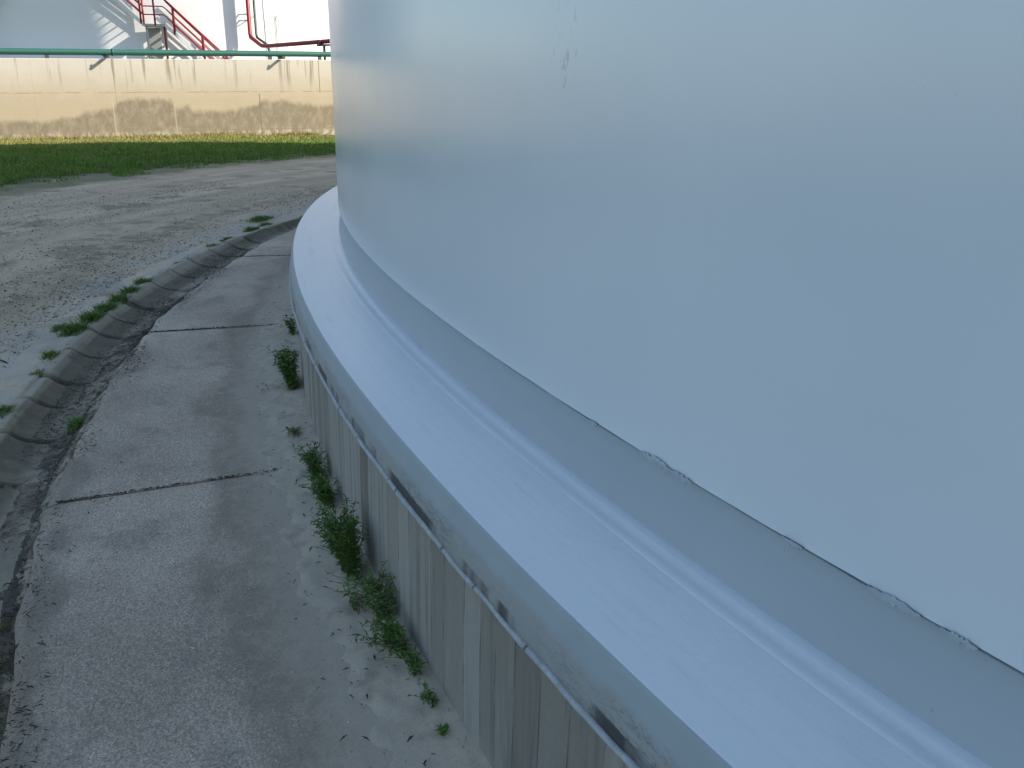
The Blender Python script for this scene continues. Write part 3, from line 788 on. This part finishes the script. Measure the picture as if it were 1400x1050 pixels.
link('tube', tube_mesh([([T(-57.6, .28, 12), T(-57.6, .28, 4.75), T(-57.55, .28, 4.6), T(-57.6, .28, .2)], .018)], 'tube', 6), M['galv'], cd)
link('branch', tube_mesh([([T(-57.55, .28, 4.35), T(-56.6, .28, 4.75), T(-55.8, .28, 4.80), T(-55.7, .28, .3)], .012)], 'branch', 6), M['galv'], cd)
vp = empty('tank_pipe', (C2[0], C2[1], 0), 'grey upright pipe with round black valve on the shaded side of the far tank', 'pipe')
link('pipe', tube_mesh([([T(-98.0, .30, 9), T(-98.0, .30, .2)], .05)], 'pipe', 8), M['galv'], vp)
link('valve_body', tube_mesh([([T(-98.4, .25, 4.95), T(-98.4, .75, 4.95)], .26)], 'valve_body', 20), M['black'], vp)

# unseen column, added behind the near tank to shade the far tank's lower left
VR = .8
t3 = empty('shade_column', (-5.5, 38.05, 0), 'slim white column, unseen behind the near tank, added to shade the far tank', 'shade column')
V, F, U = revolve([(VR, -.3), (VR, 6), (VR, 10.9), (VR - .03, 11.3), (VR - .05, 11.7), (VR - .05, 15.0)], 0, 360, 48)
link('shell', np_mesh('shell', V, F, U, True), M['farshell'], t3)
V, F, U = revolve([(VR - .02, 14.9), (VR - .02, 15.0), (VR - .3, 15.1), (VR * .4, 15.2), (.02, 15.24)], 0, 360, 48)
link('roof', np_mesh('roof', V, F, U, True), M['farshell'], t3)
V, F, U = revolve([(VR + .25, -.2), (VR + .25, .15), (VR - .05, .16)], 0, 360, 48)
link('base', np_mesh('base', V, F, U, False), M['grating'], t3)

# ------------------------------------------------------------------ grass on the verge
def blades(x, y, z, h, w, lean, seed, mats=None):
    r = np.random.default_rng(seed); n_ = len(x)
    az = r.uniform(0, 2 * np.pi, n_); ca, sa = np.cos(az), np.sin(az)
    la = r.uniform(0, 2 * np.pi, n_); L = lean * h * r.uniform(.2, 1, n_)
    dx, dy = np.cos(la) * L, np.sin(la) * L
    V = np.empty((n_, 5, 3))
    for k, (f, ww, lf) in enumerate(((0, 1, 0), (0, -1, 0), (.55, -.75, .35), (.55, .75, .35), (1, 0, 1))):
        V[:, k, 0] = x + ca * w * ww * .5 + dx * lf; V[:, k, 1] = y + sa * w * ww * .5 + dy * lf
        V[:, k, 2] = z + h * f * (1 - .25 * lean * lf)
    b = np.arange(n_) * 5
    T_ = np.concatenate([np.stack([b, b + 1, b + 2], -1), np.stack([b, b + 2, b + 3], -1), np.stack([b + 3, b + 2, b + 4], -1)], 0)
    return V.reshape(-1, 3), T_

def verge(n_, phi0, phi1, seed):
    r = np.random.default_rng(seed)
    phi = r.uniform(phi0, phi1, n_); rad = np.sqrt(r.uniform(23.0 ** 2, 37 ** 2, n_))
    x = CX + rad * np.cos(np.radians(phi)); y = CY + rad * np.sin(np.radians(phi))
    front = WD - (x * wn[0] + y * wn[1])
    edge = 23.65 + .35 * fbm(np.radians(phi) * 30, phi * 0, 5, 4) + .9 * (r.uniform(0, 1, n_) ** 3) * 1.0
    clump = fbm(x * 1.3, y * 1.3, 15, 3)
    patch = fbm(x * 1.6, y * 2.4, 18, 3)
    keep = (front > .03) & (rad > edge) & (clump > -.75 + .55 * r.uniform(0, 1, n_)) & ~((rad < edge + 1.3) & (patch < .22 - .22 * (rad - edge)))
    x, y, phi, rad, front, clump = x[keep], y[keep], phi[keep], rad[keep], front[keep], clump[keep]
    z = turf_z(phi, rad) - .015
    h = (.075 + .05 * (clump + .6)) * r.uniform(.5, 1.35, len(x))
    h = h + np.where(front < .7, .09, 0) * r.uniform(0, 1.3, len(x)) ** 2
    return x, y, z, h, front, r
x, y, z, h, front, r = verge(330000, 134, 172, 3)
dry = (r.uniform(0, 1, len(x)) < np.clip(1.15 - front * .2, .2, .92))
V, F = blades(x, y, z, h, .016 * r.uniform(.7, 1.4, len(x)), .7, 4)
mi = np.tile(dry.astype(np.int32), 3)
gr = link('grass', np_mesh('grass', V, F, None, False, mi), [M['grass'], M['drygrass']]); tag(gr, 'short grass verge between the sandy road and the concrete wall', 'grass', kind='stuff')

# ------------------------------------------------------------------ weeds
def leaf(bm, p, d, up, ln, wd, mi):
    d = d.normalized(); s = d.cross(up)
    if s.length < 1e-3: s = Vector((1, 0, 0))
    s.normalize(); nrm = s.cross(d)
    a = bm.verts.new(p); m1 = bm.verts.new(p + d * ln * .5 - nrm * ln * .05)
    l = bm.verts.new(p + d * ln * .42 + s * wd * .5 + nrm * ln * .06); r_ = bm.verts.new(p + d * ln * .42 - s * wd * .5 + nrm * ln * .06)
    t = bm.verts.new(p + d * ln - nrm * ln * .18 )
    for f in ((a, m1, l), (a, r_, m1), (l, m1, t), (m1, r_, t)):
        bm.faces.new(f).material_index = mi
def stem(bm, pts, rad, mi):
    prev = None
    for i, p in enumerate(pts):
        r_ = rad * (1 - .6 * i / (len(pts) - 1))
        ring = [bm.verts.new(p + Vector((math.cos(k * 2.094), math.sin(k * 2.094), 0)) * r_) for k in range(3)]
        if prev:
            for k in range(3): bm.faces.new((prev[k], prev[(k + 1) % 3], ring[(k + 1) % 3], ring[k])).material_index = mi
        prev = ring
def leafy(name, pos, h, spread, n_st, ln, seed, outdir, pal='weed', slim=.42, sprawl=0.35):
    R0 = random.Random(seed); bm = bmesh.new()
    for _ in range(n_st):
        a = R0.uniform(0, 6.283); rad = spread * math.sqrt(R0.uniform(0, 1))
        b = Vector((math.cos(a) * rad, math.sin(a) * rad, 0))
        tang = Vector((-outdir.y, outdir.x, 0))
        b = outdir * abs(b.x) * .7 + tang * b.y * 1.4
        hh = h * R0.uniform(.4, 1.0)
        d = Vector((R0.uniform(-1, 1), R0.uniform(-1, 1), 0)) * sprawl + outdir * R0.uniform(0, .8) * sprawl * 1.6
        pts = [b + d * hh * (t ** 1.6) * 1.3 + Vector((0, 0, hh * (t - .25 * sprawl * t * t))) + Vector((R0.gauss(0, .004), R0.gauss(0, .004), -.01 * (t == 0))) for t in (0, .2, .4, .6, .8, 1)]
        stem(bm, pts, .0022, 1)
        nl = int(6 + hh / .016)
        for k in range(nl):
            t = R0.uniform(.08, 1.0); f = t * 5; q = min(4, int(f)); p = pts[q].lerp(pts[q + 1], f - q)
            az = R0.uniform(0, 6.283)
            dd = Vector((math.cos(az), math.sin(az), R0.uniform(-.25, .9)))
            leaf(bm, p, dd, Vector((0, 0, 1)), ln * R0.uniform(.5, 1.2), ln * slim * R0.uniform(.7, 1.2), 2 if R0.random() < .13 else 0)
    me = bpy.data.meshes.new(name); bm.to_mesh(me); bm.free()
    return link(name, me, [M[pal], M['stem'], M['weedpale']], None, pos)
def tuft(name, pos, h, spread, n_, seed, tang, mats=('weed', 'drygrass'), stretch=2.0, w=.006):
    r = np.random.default_rng(seed)
    u = np.clip(r.normal(0, spread, n_), -1.6 * spread, 1.6 * spread) * stretch; v = np.clip(r.normal(0, spread, n_), -1.6 * spread, 1.6 * spread)
    x = tang.x * u - tang.y * v; y = tang.y * u + tang.x * v
    hh = h * r.uniform(.35, 1.1, n_) * np.exp(-(u / (spread * stretch * 2.2)) ** 2)
    V, F = blades(x, y, np.full(n_, -.015), hh + .01, w * r.uniform(.7, 1.5, n_), 1.25, seed)
    mi = np.tile((r.uniform(0, 1, n_) < .16).astype(np.int32), 3)
    return link(name, np_mesh(name, V, F, None, False, mi), [M[m] for m in mats], None, pos)

def outv(phi): a = R_(phi); return Vector((math.cos(a), math.sin(a), 0))
def tanv(phi): a = R_(phi); return Vector((-math.sin(a), math.cos(a), 0))
GW = 'weeds along the foot of the tank foundation'
# phi, radius, height, spread, stems, leaf, palette, slim, sprawl, label
WW = [
 (191.7, 16.63, .13, .030, 12, .035, 'weed', .5, .4, 'small dark weed at the foundation foot, farthest along the wall'),
 (193.5, 16.65, .05, .035, 8, .03, 'weed', .45, .9, 'flat sparse weed on the sand between the far weed and the first bushy clump'),
 (195.6, 16.63, .24, .068, 80, .032, 'weed', .5, .25, 'dense bushy green clump of weeds pressed against the far part of the foundation'),
 (198.2, 16.66, .045, .045, 9, .032, 'weedpale', .28, 1.0, 'thin creeping weed lying on the sand just nearer than the far bushy clump'),
 (200.1, 16.62, .16, .05, 44, .030, 'weed', .3, .28, 'slender upright weed clump midway along the foundation foot'),
 (200.95, 16.62, .14, .058, 44, .028, 'weed', .4, .4, 'low leafy weed hugging the wall in front of the slender upright clump'),
 (202.95, 16.64, .26, .062, 120, .027, 'weed', .30, .26, 'tall feathery green weed, the bushiest of those by the foundation'),
 (203.75, 16.68, .05, .034, 12, .02, 'weedpale', .35, .6, 'pale low weed on the sand at the front of the feathery clump'),
 (203.9, 16.61, .17, .060, 60, .022, 'weedpale', .42, .4, 'grey green small leaved weed touching the concrete beside the feathery clump'),
 (204.65, 16.62, .12, .055, 34, .032, 'weed', .2, .6, 'sprawling narrow leaved weed with reddish stems at the wall foot'),
 (205.1, 16.61, .06, .035, 12, .028, 'weed', .3, .7, 'small narrow leaved weed just nearer than the sprawling one'),
 (205.65, 16.615, .045, .030, 14, .017, 'weedpale', .5, .6, 'little grey green rosette weed at the wall foot near the camera'),
 (206.1, 16.635, .022, .012, 5, .02, 'weed', .5, .6, 'tiny green seedling on the sand, nearest weed to the camera'),
]
for k, (ph, ra, hh, sp, ns, ln, pal, sl, spr, lab) in enumerate(WW):
    o = leafy('weed', P(ph, ra, .022), hh, sp, ns, ln, 100 + k, outv(ph), pal, sl, spr)
    tag(o, lab, 'weed', GW)
GK = 'tufts of grass along the gutter rim'
KT = [
 (189.55, 18.34, .05, .022, 160, 'small isolated grass tuft on the road just left of the gutter'),
 (189.9, 18.21, .10, .035, 420, 'thick grass tuft at the near end of the long green row on the gutter rim'),
 (188.9, 18.17, .10, .034, 420, 'second thick tuft of the long green row on the gutter rim'),
 (187.9, 18.16, .09, .032, 360, 'bushy grass tuft at the middle of the long green row on the gutter rim'),
 (186.9, 18.15, .09, .032, 360, 'grass tuft overhanging the gutter past the middle of the green row'),
 (185.9, 18.15, .085, .030, 320, 'grass tuft near the far end of the long green row on the gutter rim'),
 (184.7, 18.16, .075, .030, 300, 'grass tuft ending the long green row on the gutter rim'),
 (191.9, 18.18, .065, .020, 170, 'small grass tuft growing alone on the gutter rim below the long green row'),
 (193.05, 18.17, .035, .020, 110, 'sparse yellowish tuft on the gutter rim among dead leaves'),
 (195.3, 18.17, .06, .026, 240, 'dark grass tuft at a gutter joint near the left edge'),
 (181.7, 18.13, .03, .02, 100, 'low grass wisp on the gutter rim beyond the long row'),
 (178.6, 18.1, .05, .03, 220, 'grass tuft on the far gutter rim, nearer of the distant pair'),
 (177.1, 18.1, .05, .03, 220, 'grass tuft on the far gutter rim, farther of the distant pair'),
 (174.9, 18.07, .07, .035, 320, 'grass tuft on the gutter rim near where it meets the ledge'),
 (173.6, 18.05, .06, .035, 260, 'grass tuft on the gutter rim just before the ledge hides it'),
 (171.9, 18.35, .06, .06, 420, 'wide grass tuft on the road beyond the end of the gutter'),
]
for k, (ph, ra, hh, sp, n_, lab) in enumerate(KT):
    o = tuft('grass_tuft', P(ph, ra + .0, -.048), hh * 1.15, sp * 1.1, int(n_ * 1.2), 300 + k, tanv(ph)); tag(o, lab, 'grass tuft', GK)
GG = 'tufts growing in the gutter crack'
for k, (ph, ra, hh, sp, n_, mt, lab) in enumerate([
 (195.9, 17.765, .055, .028, 300, ('weed', 'drygrass'), 'green grass tuft sprouting in the crack between gutter and pavement'),
 (202.2, 17.76, .028, .018, 130, ('weeddry', 'weed'), 'rusty brown dry tuft at the pavement edge near the left border'),
 (202.9, 17.775, .028, .018, 130, ('weeddry', 'weed'), 'yellow brown dry tuft at the left border, nearest the camera'),
 (194.3, 17.73, .022, .02, 90, ('weeddry', 'weed'), 'dry wisp in the gutter crack past the green tuft'),
 (192.3, 17.72, .02, .02, 90, ('weeddry', 'weed'), 'dry wisp by the pavement edge opposite the long green row')]):
    o = tuft('grass_tuft', P(ph, ra, -.082), hh * 1.2, sp, n_, 500 + k, tanv(ph), mt); tag(o, lab, 'grass tuft', GG)

tw = link('twig', tube_mesh([([P(192.1, 18.42, -.070), P(191.95, 18.46, -.062), P(191.8, 18.50, -.066), P(191.72, 18.52, -.068)], .006)], 'twig', 6), M['twig']); tag(tw, 'short black twig lying on the road at the left edge', 'twig')

# ------------------------------------------------------------------ loose grit and litter
def stones(pos, size, seed, flat=.6):
    r = np.random.default_rng(seed); n_ = len(pos)
    base_ = np.array([(1, 0, 0), (0, 1, 0), (-1, 0, 0), (0, -1, 0), (.1, .1, .9), (0, 0, -.5)], float)
    az = r.uniform(0, 6.283, n_); c, s = np.cos(az), np.sin(az)
    J = base_[None] * (1 + r.uniform(-.45, .45, (n_, 6, 3)))
    J = J * size[:, None, None] * np.array([1, .8, flat])
    X = J[..., 0] * c[:, None] - J[..., 1] * s[:, None]; Y = J[..., 0] * s[:, None] + J[..., 1] * c[:, None]
    V = np.stack([X, Y, J[..., 2]], -1) + pos[:, None, :]
    f = np.array([(0, 1, 4), (1, 2, 4), (2, 3, 4), (3, 0, 4), (1, 0, 5), (2, 1, 5), (3, 2, 5), (0, 3, 5)])
    F = (f[None] + (np.arange(n_) * 6)[:, None, None]).reshape(-1, 3)
    return V.reshape(-1, 3), F
r = np.random.default_rng(77)
n_ = 100000
ph = r.uniform(160, 206, n_); ra = 18.25 + 5.5 * r.uniform(0, 1, n_) ** 1.2
dens = fbm(np.radians(ph) * 18 * .35, ra * 1.4, 55, 4)
dens = dens + .42 * np.exp(-((ra - 19.15) / .38) ** 2) * (ph > 172) - .1
kp = (dens > -.05 + .5 * r.uniform(-1, 1, n_)) & (ra > kerbR(ph) + .12)
ph, ra = ph[kp], ra[kp]
pos = np.stack([CX + ra * np.cos(np.radians(ph)), CY + ra * np.sin(np.radians(ph)), road_z(ph, ra) + .001], -1)
V, F = stones(pos, .0022 + .012 * r.uniform(0, 1, len(ph)) ** 7 + .0028 * r.uniform(0, 1, len(ph)), 5)
gv = link('gravel', np_mesh('gravel', V, F), M['stone']); tag(gv, 'loose grit and small stones scattered over the sandy road', 'gravel', kind='stuff')

n_ = 5200
ph = r.uniform(172, 212, n_); ra = r.uniform(16.72, 17.72, n_)
pos = np.stack([CX + ra * np.cos(np.radians(ph)), CY + ra * np.sin(np.radians(ph)), pave_z(ra) + .001], -1)
V, F = stones(pos, .0012 + .0045 * r.uniform(0, 1, n_) ** 6 + .001 * r.uniform(0, 1, n_), 6, .45)
fk = link('shell_grit', np_mesh('shell_grit', V, F), M['fleck']); tag(fk, 'tiny pale shell fragments and grit lying on the pavement', 'grit', kind='stuff')

def litter(n_, seed):
    r = np.random.default_rng(seed); out = []
    def put(k, ph, ra, z):
        out.append(np.stack([ph, ra, z], -1))
    k = int(n_ * .42)                                   # along the crack between pavement and gutter
    ph = r.uniform(172, 212, k); cl = fbm(np.radians(ph) * 30, ph * 0, 90, 4)
    ra = edgeR(ph) + r.normal(.0, .028, k) + .012
    m = cl > r.uniform(-.35, .25, k); ph, ra = ph[m], ra[m]
    put(k, ph, ra, np.where(ra < edgeR(ph) - .03, -.026, np.interp(ra - edgeR(ph), [-.05, .02, .06, .12], [-.055, -.072, -.084, -.098])))
    k = int(n_ * .25)                                   # thrown on the pavement margin
    ph = r.uniform(183, 212, k); ra = edgeR(ph) - np.abs(r.normal(0, .09, k)) - .02
    m = fbm(np.radians(ph) * 34, ra * 6, 93, 3) > .12 + .25 * r.uniform(-1, 1, k); ph, ra = ph[m], ra[m]
    put(k, ph, ra, pave_z(ra) + .003)
    k = int(n_ * .55)                                   # channel bottom
    ph = r.uniform(176, 212, k); t = r.uniform(.1, .7, k)
    m = fbm(np.radians(ph) * 22, t * 2, 97, 3) > .05 + .3 * r.uniform(-1, 1, k); ph, t = ph[m], t[m]
    put(k, ph, edgeR(ph) + t * (kerbR(ph) - edgeR(ph)), np.interp(t, [0, .1, .3, .5, .7], [-.074, -.090, -.104, -.110, -.105]))
    k = int(n_ * .12)                                   # on the rim and the joints
    ph = r.uniform(176, 200, k); ra = kerbR(ph) + np.abs(r.normal(.05, .05, k))
    m = fbm(np.radians(ph) * 26, ph * 0, 99, 3) > .15 + .3 * r.uniform(-1, 1, k); ph, ra = ph[m], ra[m]
    put(k, ph, ra, np.full(len(ph), -.040) - .02 * np.clip((ra - kerbR(ph) - .05) / .1, 0, 1))
    for jn, wj in ((190.45, 1.0), (199.45, .5), (180.85, .6)):   # in the pavement joints
        k = int(n_ * .035 * wj); ra = 16.75 + .95 * r.uniform(0, 1, k) ** .7
        put(k, jn + r.normal(0, .010, k), ra, pave_z(ra) - .004)
    k = int(n_ * .03)                                   # specks on the sand
    ph = r.uniform(180, 208, k); ra = 16.6 + .3 * r.uniform(0, 1, k) ** 1.3
    put(k, ph, ra, pave_z(ra) + .024 * np.clip(1 - (ra - 16.585) / .22, .1, 1) + .004)
    Q = np.concatenate(out); n2 = len(Q)
    ph, ra, z = Q.T
    x = CX + ra * np.cos(np.radians(ph)); y = CY + ra * np.sin(np.radians(ph))
    ln = .0028 + .012 * r.uniform(0, 1, n2) ** 3; wd = ln * r.uniform(.08, .38, n2)
    az = r.uniform(0, 6.283, n2); tl = r.uniform(-.5, .5, n2)
    V = np.empty((n2, 4, 3))
    for q, (a_, b_) in enumerate(((-1, 0), (0, -1), (1, 0), (.1, 1))):
        V[:, q, 0] = x + np.cos(az) * a_ * ln - np.sin(az) * b_ * wd
        V[:, q, 1] = y + np.sin(az) * a_ * ln + np.cos(az) * b_ * wd
        V[:, q, 2] = z + .003 + a_ * ln * tl + (.25 * ln if q in (1, 3) else 0) + np.abs(ln * tl)
    b = np.arange(n2) * 4
    F = np.concatenate([np.stack([b, b + 1, b + 2], -1), np.stack([b, b + 2, b + 3], -1)])
    return V.reshape(-1, 3), F
V, F = litter(34000, 12)
lt = link('leaf_litter', np_mesh('leaf_litter', V, F), M['litter']); tag(lt, 'dark dead leaves and debris gathered in the gutter and pavement joints', 'leaf litter', kind='stuff')

# ------------------------------------------------------------------ light, sky, camera
ELEV = R_(30.5); sx, sy = .99655, -.083
sdir = Vector((sx * math.cos(ELEV), sy * math.cos(ELEV), math.sin(ELEV))).normalized()
w = bpy.data.worlds.new('World'); SC.world = w; w.use_nodes = True
sky = w.node_tree.nodes.new('ShaderNodeTexSky'); sky.sky_type = 'NISHITA'; sky.sun_disc = False
sky.sun_elevation = ELEV; sky.sun_rotation = math.atan2(sdir.x, sdir.y)
sky.air_density = 1.0; sky.dust_density = 1.0; sky.ozone_density = 1.0; sky.altitude = 10
bg = w.node_tree.nodes['Background']; bg.inputs['Strength'].default_value = .15
w.node_tree.links.new(sky.outputs[0], bg.inputs[0])
L = bpy.data.lights.new('sun', 'SUN'); L.energy = 5.0; L.angle = R_(.5); L.color = (1, .89, .72)
so = bpy.data.objects.new('sun', L); COL.objects.link(so)
so.rotation_euler = sdir.to_track_quat('Z', 'Y').to_euler(); so.location = (60, -10, 50)

cam = bpy.data.cameras.new('camera'); cam.sensor_width = 36; cam.lens = 36 * 1200.2 / 1400; cam.clip_end = 6000; cam.clip_start = .05
co = bpy.data.objects.new('camera', cam); COL.objects.link(co)
co.matrix_world = Matrix.Translation((0, 0, 1.65)) @ Matrix.Rotation(math.pi / 2 - .3259, 4, 'X') @ Matrix.Rotation(.0105, 4, 'Z')
SC.camera = co
SC.view_settings.view_transform = 'Standard'; SC.view_settings.look = 'None'
SC.view_settings.exposure = 0.62; SC.view_settings.gamma = 1.0
SC.cycles.max_bounces = 8
